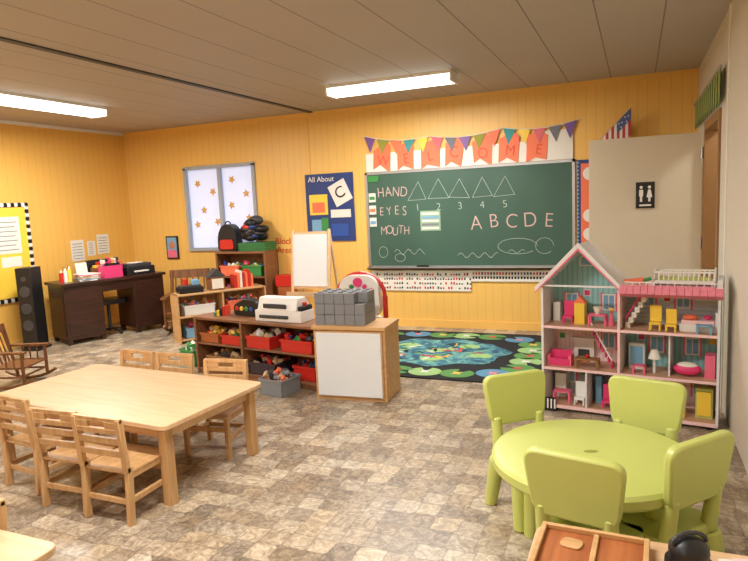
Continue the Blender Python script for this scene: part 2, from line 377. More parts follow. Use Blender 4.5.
# restroom door
doorp=pm('door_paint',(210,198,176),0.5,0.03)
b=B(); b.box(-0.42,0.52,6.28,6.32,0.01,2.03,doorp)
b.cyl((-0.35,6.22,0.95),(-0.35,6.38,0.95),0.012,alu); b.sph((-0.35,6.21,0.95),0.03,alu); b.sph((-0.35,6.39,0.95),0.03,alu)
for z in (0.25,1.0,1.8): b.cyl((0.53,6.285,z),(0.53,6.285,z+0.1),0.012,alu)
b.box(-0.01,0.15,6.272,6.28,1.38,1.62,black)
for cx in (0.035,0.105):
    b.wallpoly([(cx+0.014*math.cos(k*math.pi/6),1.572+0.014*math.sin(k*math.pi/6)) for k in range(12)],6.272,0.003,paper)
b.wallpoly([(0.018,1.55),(0.052,1.55),(0.052,1.49),(0.045,1.49),(0.045,1.44),(0.025,1.44),(0.025,1.49),(0.018,1.49)],6.272,0.003,paper)
b.wallpoly([(0.095,1.55),(0.115,1.55),(0.13,1.48),(0.115,1.48),(0.115,1.44),(0.095,1.44),(0.095,1.48),(0.08,1.48)],6.272,0.003,paper)
b.box(0.02,0.12,6.269,6.273,1.40,1.415,paper)
b.done('door_1',bev=0.003)
b=B(); g1=pm('leaf_green_fabric',(64,110,56),0.8,0.3,40); g2=pm('olive_fabric',(150,160,90),0.8,0.3,40)
b.cyl((0.52,4.95,2.36),(0.52,7.05,2.36),0.012,alu)
n=26
for i in range(n):
    y=4.97+i*2.06/n; w_=2.06/n
    M=Matrix(((0,0,1,0.515+0.012*(i%2)),(1,0,0,0),(0,1,0,0),(0,0,0,1)))
    b.prism([(y,2.37),(y+w_*0.95,2.37),(y+w_*0.95,2.17),(y+w_*0.5,2.11),(y,2.17)],0.004,g1 if i%2 else g2,M)
b.done('window_valance')
b=B(); b.box(XL,XL+0.01,4.5,5.45,0.56,1.74,black)
b.box(XL+0.012,XL+0.016,4.55,5.40,0.61,1.69,yel)
b.box(XL+0.016,XL+0.019,4.98,5.30,1.14,1.58,paper); b.box(XL+0.016,XL+0.019,4.60,4.92,1.14,1.58,paper)
b.box(XL+0.016,XL+0.019,5.02,5.28,0.98,1.10,paper); b.box(XL+0.016,XL+0.019,4.62,4.90,0.80,1.08,paper)
for i in range(7): b.box(XL+0.018,XL+0.021,5.01,5.26-0.03*(i%2),1.18+i*0.055,1.19+i*0.055,grey)
for i in range(25):
    z=0.58+i*0.046; b.cyl((XL+0.008,5.42,z),(XL+0.02,5.42,z),0.028,black if i%2 else white)
for i in range(20):
    y=4.55+i*0.046
    for z in (0.58,1.72): b.cyl((XL+0.008,y,z),(XL+0.02,y,z),0.026,black if i%2 else white)
b.done('bulletin_board_poster',(0.006,0,0))
b=B()
for (y,z,w_,h) in ((6.03,0.95,0.21,0.28),(6.30,1.0,0.13,0.2),(6.47,1.01,0.21,0.27)):
    b.box(XL,XL+0.004,y,y+w_,z,z+h,paper)
    for i in range(6): b.box(XL+0.004,XL+0.005,y+0.02,y+w_-0.03,z+0.03+i*h*0.14,z+0.036+i*h*0.14,dgrey)
b.done('notice_papers',(0.002,0,0))
# ---------------------------------------------------------------- desk area
b=B(); L_=1.28;Dp=0.52
b.box(-0.03,L_+0.03,-0.03,Dp,0.72,0.755,dkwood)
b.box(0,0.46,0.0,Dp-0.02,0.06,0.72,dkwood); b.box(0.86,L_,0,Dp-0.02,0.06,0.72,dkwood)
b.box(0.46,0.86,0.0,0.02,0.60,0.72,dkwood)
for x in (0.03,0.43,0.89,L_-0.03):
    for y in (0.03,Dp-0.05): b.box(x-0.025,x+0.025,y-0.025,y+0.025,0,0.07,dkwood)
for x0,x1 in ((0.03,0.43),(0.89,L_-0.03)): b.box(x0,x1,-0.006,0.0,0.10,0.68,dkwood)
b.box(-0.006,0.0,0.04,Dp-0.06,0.10,0.68,dkwood)
DO=(-6.30,5.30); DR=69.5
b.done('office_desk',(DO[0],DO[1],0),DR,bev=0.005)
DZ=0.755
def dk(lx,ly): return pl(DO,DR,lx,ly,DZ)
b=B()
for k in range(5):
    a=2*math.pi*k/5; b.cyl((0,0,0.07),(0.20*math.cos(a),0.20*math.sin(a),0.04),0.012,black); b.sph((0.20*math.cos(a),0.20*math.sin(a),0.025),0.025,black)
b.cyl((0,0,0.07),(0,0,0.42),0.022,dgrey); b.prism(rnd([(-0.2,-0.18),(0.2,-0.18),(0.2,0.18),(-0.2,0.18)],0.06),0.06,black,Matrix.Translation((0,0,0.42)))
b.box(-0.02,0.02,0.17,0.22,0.44,0.62,black); b.prism(rnd([(-0.18,0),(0.18,0),(0.18,0.46),(-0.18,0.46)],0.07),0.04,black,Matrix.Translation((0,0.24,0.56))@Matrix.Rotation(R(90),4,'X'))
b.done('office_chair',pl(DO,DR,0.66,0.34,0),DR,scale=0.95)
b=B(); b.box(-0.12,0.12,-0.09,0.09,0,0.15,hpink); b.box(-0.10,0.10,-0.07,0.07,0.15,0.18,black)
b.tube([(0.13*math.cos(math.pi*k/8),-0.09,0.15+0.06*math.sin(math.pi*k/8)) for k in range(9)],0.006,hpink)
for k in range(6): b.box(-0.1+k*0.035,-0.08+k*0.035,-0.05,0.05,0.15,0.23+0.01*(k%3),[paper,black,hpink,yel,paper,dgrey][k])
b.done('pink_desk_organizer',dk(0.66,0.17),DR)
b=B(); b.box(-0.19,0.19,-0.15,0.15,0,0.10,black); b.box(-0.16,0.16,-0.12,0.12,0.10,0.14,dgrey); b.box(-0.10,0.10,-0.17,-0.15,0.03,0.05,paper); b.box(-0.10,0.08,-0.06,0.08,0.14,0.15,paper,rot=(0,0,12)); b.done('desk_printer',dk(1.04,0.25),DR,bev=0.006)
b=B()
for k,(x,c) in enumerate(((-0.05,red),(0.0,paper),(0.05,yel))): b.cyl((x,0,0),(x,0,0.12+0.02*k),0.024,c); b.cyl((x,0,0.12+0.02*k),(x,0,0.15+0.02*k),0.010,white)
b.done('desk_bottles',dk(0.10,0.15),DR)
b=B(); b.cyl((0,0,0),(0,0,0.10),0.04,blue)
for k in range(6): b.cyl((0.01*(k-3),0.01*(k%2),0.02),(0.018*(k-3),0.02*(k%2),0.17),0.004,[yel,red,green,maple,orange,black][k],seg=6)
b.done('pencil_cup',dk(0.20,0.40),DR)
b=B()
for k in range(7): b.box(-0.10,0.10,-0.13,0.13,0.012*k,0.012*k+0.010,[paper,lblue,paper,maple,paper,pink,paper][k],rot=(0,0,(-14,6,-4,12,-8,3,16)[k]))
b.done('paper_stack',dk(0.35,0.14),DR)
b=B(); b.box(-0.07,0.07,-0.01,0.01,0,0.2,paper,rot=(-12,0,0)); b.box(-0.06,0.06,-0.03,0.05,0,0.01,dgrey);b.done('desk_calendar',dk(0.40,0.42),DR)
b=B(); b.box(-0.09,0.09,-0.07,0.07,0,0.12,brwood); b.box(-0.07,0.07,-0.05,0.05,0.12,0.15,yel); b.box(-0.03,0.05,-0.04,0.04,0.15,0.19,red); b.done('desk_storage_box',dk(0.62,0.40),DR)
b=B(); b.box(-0.11,0.11,-0.13,0.13,0,0.03,black); b.box(-0.09,0.09,-0.11,0.11,0.03,0.98,black)
for z in (0.3,0.5,0.7,0.85): b.cyl((0,-0.115,z),(0,-0.108,z),0.065 if z<0.8 else 0.03,dgrey)
b.done('tower_speaker',(-6.60,5.10,0),20,bev=0.008)
def rocker(name,loc,rz,s):
    b=B(); W=0.23
    for sx in (-1,1):
        pts=[(sx*W,-0.32+0.07*k,0.02+0.9*((-0.32+0.07*k)+0.02)**2) for k in range(10)]
        b.tube(pts,0.018,ochair)
        b.cyl((sx*W,0.2,0.05),(sx*W,0.2,0.42),0.019,ochair); b.cyl((sx*W,-0.17,0.04),(sx*(W-0.02),-0.28,0.70),0.019,ochair)
        b.box(sx*W-0.032,sx*W+0.032,-0.22,0.25,0.41,0.435,ochair)
        b.cyl((sx*W,-0.16,0.14),(sx*W,0.2,0.14),0.012,ochair)
        for k in range(3): b.cyl((sx*W,-0.08+0.09*k,0.25),(sx*W,-0.08+0.09*k,0.41),0.009,ochair)
    for k in range(7): b.box(-W-0.01,W+0.01,-0.17+k*0.056,-0.17+k*0.056+0.052,0.235,0.258,ochair)
    b.cyl((-W,0.2,0.15),(W,0.2,0.15),0.012,ochair)
    b.box(-W-0.01,W+0.01,-0.30,-0.27,0.60,0.70,ochair,rot=(8,0,0))
    for k in range(6): x=-0.17+0.068*k; b.cyl((x,-0.17,0.25),(x,-0.275,0.63),0.010,ochair)
    return b.done(name,loc,rz,bev=0.002,scale=s)
rocker('rocking_chair',(-5.36,3.93,0),-70,0.80)
rocker('rocking_chair',(-5.40,6.42,0),-150,1.1)
# ---------------------------------------------------------------- toddler tables + chairs
def table(name,loc,rz,w,d,h):
    b=B(); b.prism(rnd([(-w/2,-d/2),(w/2,-d/2),(w/2,d/2),(-w/2,d/2)],0.05),0.028,maple,Matrix.Translation((0,0,h-0.028)))
    a=0.07
    b.box(-w/2+a,w/2-a,-d/2+a,-d/2+a+0.02,h-0.10,h-0.028,maple); b.box(-w/2+a,w/2-a,d/2-a-0.02,d/2-a,h-0.10,h-0.028,maple)
    b.box(-w/2+a,-w/2+a+0.02,-d/2+a,d/2-a,h-0.10,h-0.028,maple); b.box(w/2-a-0.02,w/2-a,-d/2+a,d/2-a,h-0.10,h-0.028,maple)
    for sx in (-1,1):
        for sy in (-1,1):
            x=sx*(w/2-a); y=sy*(d/2-a); b.box(x-0.028,x+0.028,y-0.028,y+0.028,0,h-0.028,maple2)
    return b.done(name,loc,rz,bev=0.004)
table('toddler_table',(-2.95,2.85,0),-4,1.52,0.84,0.46)
table('toddler_table',(-2.55,0.97,0),0,1.54,0.82,0.46)
def wchair():
    b=B(); W=0.145
    for sx in (-1,1):
        b.box(sx*W-0.013,sx*W+0.013,-0.165,-0.128,0,0.30,maple2,rot=(-3,0,0))
        b.box(sx*W-0.013,sx*W+0.013,-0.178,-0.146,0.27,0.555,maple2,rot=(5,0,0))
        b.box(sx*W-0.013,sx*W+0.013,0.11,0.145,0,0.275,maple2)
        b.box(sx*W-0.010,sx*W+0.010,-0.15,0.12,0.11,0.14,maple2)
        b.box(sx*W-0.010,sx*W+0.010,-0.15,0.12,0.235,0.262,maple2)
    b.prism(rnd([(-W-0.012,-0.15),(W+0.012,-0.15),(W+0.012,0.155),(-W-0.012,0.155)],0.025),0.016,maple2,Matrix.Translation((0,0,0.262)))
    b.box(-W,W,-0.15,-0.135,0.10,0.13,maple2); b.box(-W,W,0.12,0.135,0.17,0.20,maple2)
    def rail(z0,z1,y): b.box(-W,W,y-0.008,y+0.008,z0,z1,maple2,rot=(5,0,0))
    y=-0.175
    b.box(-W-0.013,W+0.013,y-0.010,y+0.010,0.535,0.56,maple2,rot=(5,0,0)); b.box(-W,W,y-0.008,y+0.010,0.475,0.505,maple2,rot=(5,0,0))
    b.box(-W,-0.055,y-0.009,y+0.009,0.50,0.54,maple2,rot=(5,0,0)); b.box(0.055,W,y-0.009,y+0.009,0.50,0.54,maple2,rot=(5,0,0))
    rail(0.42,0.455,-0.168); rail(0.355,0.39,-0.162)
    return b
c0=wchair().done('toddler_chair',(-2.47,2.36,0),0,bev=0.003)
for (x,y,r_) in ((-2.80,2.38,2),(-3.23,2.48,-6),(-3.36,3.22,178),(-3.00,3.21,181),(-2.50,3.15,188),(-2.235,1.225,180)):
    dup(c0,(x,y,0),r_)
# ---------------------------------------------------------------- low brown shelf with bins
SO=(-3.89,4.68); SR=-10; SW=1.48; SD=0.36; SH=0.55
b=B()
b.box(0,SW,0,SD,SH-0.025,SH,brwood); b.box(0,0.025,0,SD,0,SH-0.025,brwood); b.box(SW-0.025,SW,0,SD,0,SH-0.025,brwood)
b.box(0.025,SW-0.025,0,SD,0.04,0.06,brwood); b.box(0.025,SW-0.025,0.01,0.03,0,0.04,brwood); b.box(0.025,SW-0.025,SD-0.01,SD,0.06,SH-0.025,brwood)
b.box(0.60,0.625,0,SD-0.01,0.06,SH-0.025,brwood)
b.box(0.025,0.60,0.01,SD-0.01,0.285,0.305,brwood); b.box(0.625,SW-0.025,0.01,SD-0.01,0.285,0.305,brwood)
b.done('toy_shelf',(SO[0],SO[1],0),SR,bev=0.003)
toycols=[red,orange,yel,green,blue,lime,purple,white,hpink,maple]
def bin_(name,loc,rz,w,d,h,m,heap=True,cols=toycols,n=26):
    b=B(); t=0.006
    for (sx,sy) in ((1,0),(-1,0),(0,1),(0,-1)):
        if sx: b.box(sx*(w/2-t),sx*w/2,-d/2,d/2,0,h,m)
        else: b.box(-w/2,w/2,sy*(d/2-t),sy*d/2,0,h,m)
    b.box(-w/2,w/2,-d/2,d/2,0,t,m)
    b.box(-w/2-0.008,w/2+0.008,-d/2-0.008,-d/2,h-0.02,h,m); b.box(-w/2-0.008,w/2+0.008,d/2,d/2+0.008,h-0.02,h,m)
    b.box(-w/2-0.008,-w/2,-d/2,d/2,h-0.02,h,m); b.box(w/2,w/2+0.008,-d/2,d/2,h-0.02,h,m)
    b.box(-w/2+t,w/2-t,-d/2+t,d/2-t,t,h*0.6,random.choice(cols))
    if heap:
        for k in range(n):
            x=random.uniform(-w/2+0.03,w/2-0.03); y=random.uniform(-d/2+0.03,d/2-0.03); z=h*random.uniform(0.7,1.25); s_=random.uniform(0.014,0.03)
            if k%3==0: b.sph((x,y,z),s_,random.choice(cols),seg=8)
            else: b.box(x-s_,x+s_,y-s_*0.8,y+s_*0.8,z-s_*0.7,z+s_*0.7,random.choice(cols),rot=(random.uniform(0,90),random.uniform(0,90),random.uniform(0,90)))
    return b.done(name,loc,rz)
def sp(lx,ly,z): return pl(SO,SR,lx,ly,z)
bin_('toy_bin',sp(0.17,0.17,0.305),SR,0.24,0.28,0.09,pm('amber_bin',(170,96,50),0.5),cols=[orange,yel,maple,red])
bin_('toy_bin',sp(0.45,0.17,0.305),SR,0.24,0.28,0.09,red,cols=[orange,yel,maple,green])
bin_('toy_bin',sp(0.80,0.17,0.305),SR,0.28,0.30,0.11,red,cols=[yel,white,maple,green,dgrey])
bin_('toy_bin',sp(1.24,0.17,0.305),SR,0.34,0.30,0.11,red,cols=[green,red,blue,yel,dgrey])
bin_('toy_bin',sp(0.32,0.17,0.06),SR,0.40,0.28,0.12,brown,cols=[maple,brown,dgrey])
bin_('toy_bin',sp(0.82,0.17,0.06),SR,0.30,0.28,0.11,pm('dark_tub',(56,48,60),0.4),cols=[maple,brown,dgrey,red])
bin_('toy_bin',sp(1.18,-0.14,0.0),SR,0.24,0.24,0.14,pm('clear_grey_tub',(130,136,142),0.3),cols=[grey,dgrey,maple,orange])
bin_('toy_bin',sp(1.28,0.18,0.06),SR,0.24,0.24,0.12,red,cols=[red,dgrey,blue])
b=B(); b.box(-0.25,0.25,-0.10,0.10,0,0.10,white); b.prism([(-0.10,0),(0.10,0),(0.10,0.05),(0.05,0.11),(-0.06,0.11)],0.42,white,Matrix.Translation((-0.22,0,0.10))@Matrix(((0,0,1,0),(1,0,0,0),(0,1,0,0),(0,0,0,1))))
b.box(-0.20,0.12,-0.112,-0.10,0.03,0.06,dgrey); b.box(0.205,0.25,-0.08,0.08,0.10,0.14,black); b.cyl((0.225,0,0.14),(0.225,0,0.17),0.02,red)
b.box(-0.15,0.10,-0.108,-0.095,0.12,0.16,dgrey)
b.done('white_laminating_machine',sp(1.00,0.17,SH),SR+4,bev=0.008)
b=B()
b.prism(rnd([(-0.15,0),(0.15,0),(0.15,0.14),(0.0,0.17),(-0.15,0.10)],0.04),0.10,black,Matrix.Translation((0,0.05,0))@Matrix.Rotation(R(90),4,'X'))
for k,c in enumerate((red,yel,green,blue)): b.cyl((-0.10+0.06*k,-0.06,0.07),(-0.10+0.06*k,-0.045,0.07),0.022,c)
b.done('toy_drum_machine',sp(0.50,0.24,SH),SR,bev=0.006)
b=B()
for k,c in enumerate((green,yel,black,red)): b.box(-0.06+0.03*k,-0.035+0.03*k,-0.06,0.06,0,0.03+0.02*k,c)
b.done('toy_blocks_group',sp(0.22,0.17,SH),SR+20)
# white cabinet
CO=(-2.37,4.25); CR=4
b=B(); w,d,h=0.60,0.38,0.60
b.box(0,w,0.02,d,0,h-0.03,ltwood); b.box(-0.01,w+0.01,0,d,h-0.03,h,ltwood)
b.box(0.02,w-0.02,0.0,0.02,0.03,h-0.04,ltwood); b.box(0.03,w-0.03,-0.008,0.0,0.04,h-0.05,board_w)
b.done('whiteboard_cabinet',(CO[0],CO[1],0),CR,bev=0.004)
b=B(); s_=0.085
for i in range(5):
    for j in range(3):
        for k in range(3):
            if k==2 and i==4 and j==0: continue
            b.box(i*s_+0.001,(i+1)*s_-0.002,j*s_,(j+1)*s_-0.002,k*s_,(k+1)*s_-0.002,grey)
            if k==2: b.cyl((i*s_+s_/2,j*s_+s_/2,(k+1)*s_-0.002),(i*s_+s_/2,j*s_+s_/2,(k+1)*s_+0.008),0.02,grey)
b.done('grey_building_blocks',pl(CO,CR,0.01,0.05,h),CR,bev=0.003)
# activity walker toy
b=B(); b.box(-0.17,0.17,-0.08,0.08,0.03,0.55,white); b.prism(rnd([(-0.2,0),(0.2,0),(0.17,0.38),(-0.17,0.38)],0.13,8),0.10,white,Matrix.Translation((0,0.05,0.55))@Matrix.Rotation(R(90),4,'X'))
b.tube([(0.22*math.cos(math.pi*k/12),0.02,0.74+0.20*math.sin(math.pi*k/12)) for k in range(13)],0.018,red)
for sx in (-1,1): b.cyl((sx*0.22,0.02,0.06),(sx*0.22,0.02,0.74),0.022,red); b.cyl((sx*0.22,-0.07,0.04),(sx*0.22,0.09,0.04),0.04,red)
for k,c in enumerate((yel,green,blue,hpink,orange)): b.sph((-0.12+0.06*k,-0.055,0.80+0.03*(k%2)),0.022,c)
b.cyl((0,-0.07,0.87),(0,-0.05,0.87),0.04,hpink)
b.done('toddler_activity_walker',(-2.23,4.90,0),5)
# easel
b=B()
b.box(-0.25,0.25,-0.015,0.0,0.62,1.26,maple,rot=(-6,0,0)); b.box(-0.22,0.22,-0.022,-0.012,0.65,1.23,board_w,rot=(-6,0,0))
for sx in (-1,1):
    b.cyl((sx*0.23,-0.12,0.015),(sx*0.23,0.02,1.28),0.015,maple); b.cyl((sx*0.23,0.30,0.015),(sx*0.23,0.03,1.28),0.015,maple)
    b.cyl((sx*0.23,-0.07,0.4),(sx*0.23,0.22,0.4),0.01,maple)
b.box(-0.25,0.25,-0.16,-0.04,0.55,0.57,maple); b.box(-0.25,0.25,-0.16,-0.15,0.57,0.60,maple)
b.done('childrens_easel',(-3.36,6.10,0),0)
# light diagonal shelf
AO=(-4.92,5.66); AR=54
b=B(); w,d,h=1.10,0.32,0.58
b.box(0,w,0,d,h-0.02,h,ltwood); b.box(0,0.02,0,d,0,h,ltwood); b.box(w-0.02,w,0,d,0,h,ltwood); b.box(0,w,d-0.01,d,0,h,ltwood); b.box(0,w,0,d,0.03,0.05,ltwood); b.box(0,w,0,d,0.30,0.32,ltwood); b.box(w/2-0.01,w/2+0.01,0,d,0.05,h,ltwood)
b.done('light_wood_toy_shelf',(AO[0],AO[1],0),AR,bev=0.003)
def ap_(lx,ly,z): return pl(AO,AR,lx,ly,z)
bin_('toy_bin',ap_(0.27,0.16,0.05),AR,0.36,0.24,0.12,lblue); bin_('toy_bin',ap_(0.8,0.16,0.05),AR,0.36,0.24,0.12,yel)
bin_('toy_bin',ap_(0.27,0.16,0.32),AR,0.36,0.24,0.12,white); bin_('toy_bin',ap_(0.8,0.16,0.32),AR,0.36,0.24,0.12,orange)
b=B(); b.box(-0.14,0.14,-0.1,0.1,0,0.07,black); b.box(-0.12,0.12,-0.08,0.08,0.07,0.09,dgrey); b.cyl((-0.05,0,0.09),(-0.05,0,0.17),0.03,red); b.box(0.03,0.11,-0.05,0.05,0.09,0.15,lblue); b.done('toy_cash_register',ap_(0.20,0.16,h),AR,bev=0.005)
b=B(); b.box(-0.09,0.09,-0.09,0.09,0,0.16,brwood); b.box(-0.07,0.07,-0.095,-0.09,0.02,0.14,paper); b.prism([(-0.11,0.16),(0.11,0.16),(0,0.26)],0.18,dgrey,Matrix.Translation((0,0.09,0))@Matrix.Rotation(R(90),4,'X')); b.done('toy_barn',ap_(0.52,0.17,h),AR)
b=B()
for k in range(7): b.box(-0.12+k*0.035,-0.09+k*0.035,-0.08,0.08,0,0.16+0.025*(k%3),[red,orange,paper,red,orange,red,orange][k])
b.done('picture_books',ap_(0.85,0.16,h),AR)
# tall back shelf with dress-up clutter
b=B(); x0,x1=-5.20,-4.42
b.box(x0,x1,6.80,7.12,0.96,0.99,brwood); b.box(x0,x0+0.025,6.80,7.12,0,0.96,brwood); b.box(x1-0.025,x1,6.80,7.12,0,0.96,brwood); b.box(x0,x1,7.10,7.12,0,0.96,brwood)
for z in (0.03,0.33,0.64): b.box(x0+0.025,x1-0.025,6.80,7.10,z,z+0.02,brwood)
b.done('tall_toy_shelf',bev=0.003)
for (x,z,c) in ((-5.0,0.66,orange),(-4.65,0.66,green),(-5.0,0.35,yel),(-4.65,0.35,red)): bin_('toy_bin',(x,6.94,z),0,0.30,0.24,0.14,c,n=20)
b=B(); bk=pm('basket_green',(60,104,70),0.6); cl=[black,red,navy,black,dgrey,black,purple]
b.box(-0.18,0.22,-0.13,0.13,0,0.11,bk)
for i in range(4): b.box(-0.19,0.23,-0.14,0.14,0.01+i*0.026,0.02+i*0.026,green)
for k in range(26):
    x=random.uniform(-0.14,0.18); r_=random.uniform(0.06,0.10)
    b.sph((x,random.uniform(-0.05,0.05),0.15+0.26*(1-abs(x)/0.28)*random.random()+0.02),r_,cl[k%7],(1.2,0.8,random.uniform(0.5,0.9)),seg=12)
b.done('dress_up_basket',(-4.65,6.96,0.99))
b=B()
b.prism(rnd([(-0.17,0),(0.17,0),(0.15,0.30),(0.05,0.40),(-0.08,0.38),(-0.16,0.24)],0.08,6),0.16,black,Matrix.Translation((0,0.08,0))@Matrix.Rotation(R(90),4,'X'))
b.prism(rnd([(-0.12,0.03),(0.12,0.03),(0.11,0.17),(-0.11,0.17)],0.04,5),0.03,red,Matrix.Translation((0,-0.075,0))@Matrix.Rotation(R(90),4,'X'))
b.tube([(-0.02+0.05*math.cos(math.pi*k/8),0,0.38+0.05*math.sin(math.pi*k/8)) for k in range(9)],0.010,black)
b.done('black_backpack',(-5.04,6.94,0.99),0,bev=0.01,scale=0.92)
b=B(); b.box(-0.13,0.13,-0.1,0.1,0,0.2,red); b.box(-0.11,0.11,-0.105,-0.1,0.05,0.15,yel); b.box(-0.12,0.12,-0.09,0.09,0.2,0.30,orange); b.box(-0.1,0.1,-0.08,0.08,0.30,0.52,pm('amber_bin',(170,96,50),0.5)); b.box(-0.12,0.12,-0.09,0.09,0.52,0.66,red)
b.done('game_box_stack',(-4.22,6.98,0.0),0)
bin_('book_crate',(-4.15,4.98,0),-20,0.24,0.20,0.16,green,cols=[paper,green,white])
# ---------------------------------------------------------------- rug
m,nt,N,L,bs=newmat('pond_rug'); tc=N.new('ShaderNodeTexCoord'); no=N.new('ShaderNodeTexNoise'); no.inputs['Scale'].default_value=7; no.inputs['Detail'].default_value=4; no.inputs['Distortion'].default_value=1.5
L.new(tc.outputs['Object'],no.inputs['Vector']); cr=N.new('ShaderNodeValToRGB'); e=cr.color_ramp.elements
e[0].position=0.38; e[0].color=lin((38,76,100)); e[1].position=0.66; e[1].color=lin((116,170,150)); x=e.new(0.5); x.color=lin((64,122,138))
L.new(no.outputs['Fac'],cr.inputs[0]); L.new(cr.outputs[0],bs.inputs['Base Color']); bs.inputs['Roughness'].default_value=0.95; pond=m
rb=pm('rug_black',(24,28,32),0.95,0.2,60); rg=pm('rug_green',(88,140,76),0.95,0.15,60); rl=pm('rug_lightgreen',(146,182,118),0.95,0.15,60)
RX0,RX1,RY0,RY1=-3.05,-0.74,5.0,6.88
b=B(); cx,cy=(RX0+RX1)/2,(RY0+RY1)/2; hw,hh=(RX1-RX0)/2,(RY1-RY0)/2
b.prism(rnd([(-hw,-hh),(hw,-hh),(hw,hh),(-hw,hh)],0.35,8),0.010,rb)
b.prism([( (hw-0.42)*math.cos(2*math.pi*k/60)*(1+0.07*math.sin(7*2*math.pi*k/60)), (hh-0.40)*math.sin(2*math.pi*k/60)*(1+0.09*math.cos(9*2*math.pi*k/60))) for k in range(60)],0.002,pond,Matrix.Translation((0,0,0.010)))
def pad(x,y,r_,m1,z=0.0105):
    a=random.uniform(0,6.28)
    pts=[(x,y)]+[(x+r_*math.cos(a+0.35+k*(5.6/20)),y+r_*0.85*math.sin(a+0.35+k*(5.6/20))) for k in range(21)]
    b.prism(pts,0.002,m1,Matrix.Translation((0,0,z)))
n=22
rdull=pm('rug_red',(190,80,70),0.95); ydull=pm('rug_yellow',(214,180,90),0.95); wdull=pm('rug_white',(206,206,196),0.95); pdull=pm('rug_pink',(210,130,150),0.95); bdull=pm('rug_blue',(90,140,170),0.95)
for k in range(n):
    a=2*math.pi*k/n; ca,sa=math.cos(a),math.sin(a)
    q=(abs(ca)**4+abs(sa)**4)**0.25; x=ca/q*(hw-0.20); y=sa/q*(hh-0.19)
    pad(x,y,0.155,[rg,rl,rg,bdull][k%4])
    b.prism([(x+0.06*math.cos(j*0.785)*(1 if j%2 else 0.45),y+0.06*math.sin(j*0.785)*(1 if j%2 else 0.45)) for j in range(8)],0.002,[rdull,wdull,ydull,pdull][k%4],Matrix.Translation((0,0,0.0125)))
for (x,y) in ((-0.35,0.2),(0.3,0.25),(0.05,-0.3),(-0.5,-0.15),(0.5,-0.1),(0.0,0.05)): pad(x,y,0.11,rl,0.0114)
for k in range(40):
    a=random.uniform(0,6.28); q=random.uniform(0.05,0.85); x=(hw-0.5)*q*math.cos(a); y=(hh-0.46)*q*math.sin(a); t=random.uniform(0,3.1); l=random.uniform(0.04,0.10)
    c,s=math.cos(t),math.sin(t)
    pts=[(-l,0),(-l*0.3,l*0.25),(l*0.6,0.1*l),(l,l*0.3),(l,-l*0.3),(l*0.6,-0.1*l),(-l*0.3,-l*0.25)]
    b.prism([(x+p[0]*c-p[1]*s,y+p[0]*s+p[1]*c) for p in pts],0.002,[rl,rg,rb,ydull,rb,wdull,rl,rdull][k%8],Matrix.Translation((0,0,0.0124+0.0001*(k%8))))
b.done('pond_rug',(cx,cy,0))
# ---------------------------------------------------------------- green round table and chairs
TC=(-0.17,2.61)
b=B(); Rt=0.405
b.lathe([(0.34,0.41),(Rt-0.012,0.415),(Rt,0.43),(Rt+0.002,0.462),(Rt-0.010,0.476),(Rt-0.03,0.48),(0.02,0.48)],lime,seg=72)
for k in range(4):
    a=math.pi/4+k*math.pi/2; x,y=0.27*math.cos(a),0.27*math.sin(a); b.cyl((x*1.08,y*1.08,0),(x,y,0.42),0.038,lime,0.052,seg=20)
b.prism([(0.03*math.cos(k*math.pi/8),0.014*math.sin(k*math.pi/8)) for k in range(16)],0.001,pm('moulded_mark',(140,150,60),0.5),Matrix.Translation((0,0,0.4805)))
b.done('round_childrens_table',(TC[0],TC[1],0),20)
def gchair():
    b=B()
    b.prism(rnd([(-0.16,-0.14),(0.16,-0.14),(0.185,0.15),(-0.185,0.15)],0.05),0.045,lime,Matrix.Translation((0,0,0.255)))
    for sx in (-1,1):
        b.cyl((sx*0.15,0.12,0),(sx*0.135,0.095,0.26),0.030,lime,0.042,seg=18)
        b.cyl((sx*0.15,-0.17,0),(sx*0.13,-0.12,0.26),0.030,lime,0.042,seg=18)
        b.cyl((sx*0.118,-0.125,0.27),(sx*0.118,-0.150,0.46),0.030,lime,0.026,seg=18)
    M=Matrix.Translation((0,-0.130,0.42))@Matrix.Rotation(R(96),4,'X')
    b.prism(rnd([(-0.150,0),(0.150,0),(0.180,0.25),(-0.180,0.25)],0.06,6),0.038,lime,M)
    return b
g0=gchair().done('green_childrens_chair',pl((-0.56,3.06),-140,0,0.165),-140,bev=0.010)
def gplace(bx,by,rz): dup(g0,pl((bx,by),rz,0,0.165),rz)
gplace(0.045,3.09,164); gplace(-0.195,2.12,-12); gplace(0.21,2.39,50)
# ---------------------------------------------------------------- dollhouse
HO=(-0.622,4.47); HR=-8
stone=pm('dollhouse_white_grey',(226,226,228),0.6,0.06,30)
dfloor=wood('dollhouse_floor',(182,140,112),(212,172,140),0.5,0,12)
teal=grooved('dollhouse_teal_stripes',(150,202,204),0,0.036,[0],0.012,0.78,0.6,0.05,20,0.0)
dgreyw=grooved('dollhouse_grey_stripes',(190,190,198),0,0.03,[0],0.010,0.78,0.6,0.08,30,0.0)
pkst=grooved('dollhouse_pink_stripes',(242,212,214),0,0.03,[0],0.010,0.86,0.6,0.06,30,0.0)
skyw=grooved('dollhouse_sky_check',(206,218,226),2,0.03,[0],0.010,0.84,0.6,0.06,30,0.0)
peach=pm('dollhouse_peach',(240,220,212),0.6,0.1,30)
tiles=pm('dollhouse_pink_tiles',(226,130,150),0.6,0.25,50)
b=B(); D_=0.30; T=0.012; xm=0.52; xr=1.115
b.box(0,xr,0,D_,0.03,0.045,dfloor)
for x in (0.02,0.5,1.05):
    for y in (0.02,0.25): b.box(x,x+0.03,y,y+0.03,0,0.03,black)
b.box(0.0,0.10,-0.01,0,0.0,0.10,black)
for k in range(4): b.box(0.01+0.025*k,0.02+0.025*k,-0.013,-0.01,0.02,0.09,white)
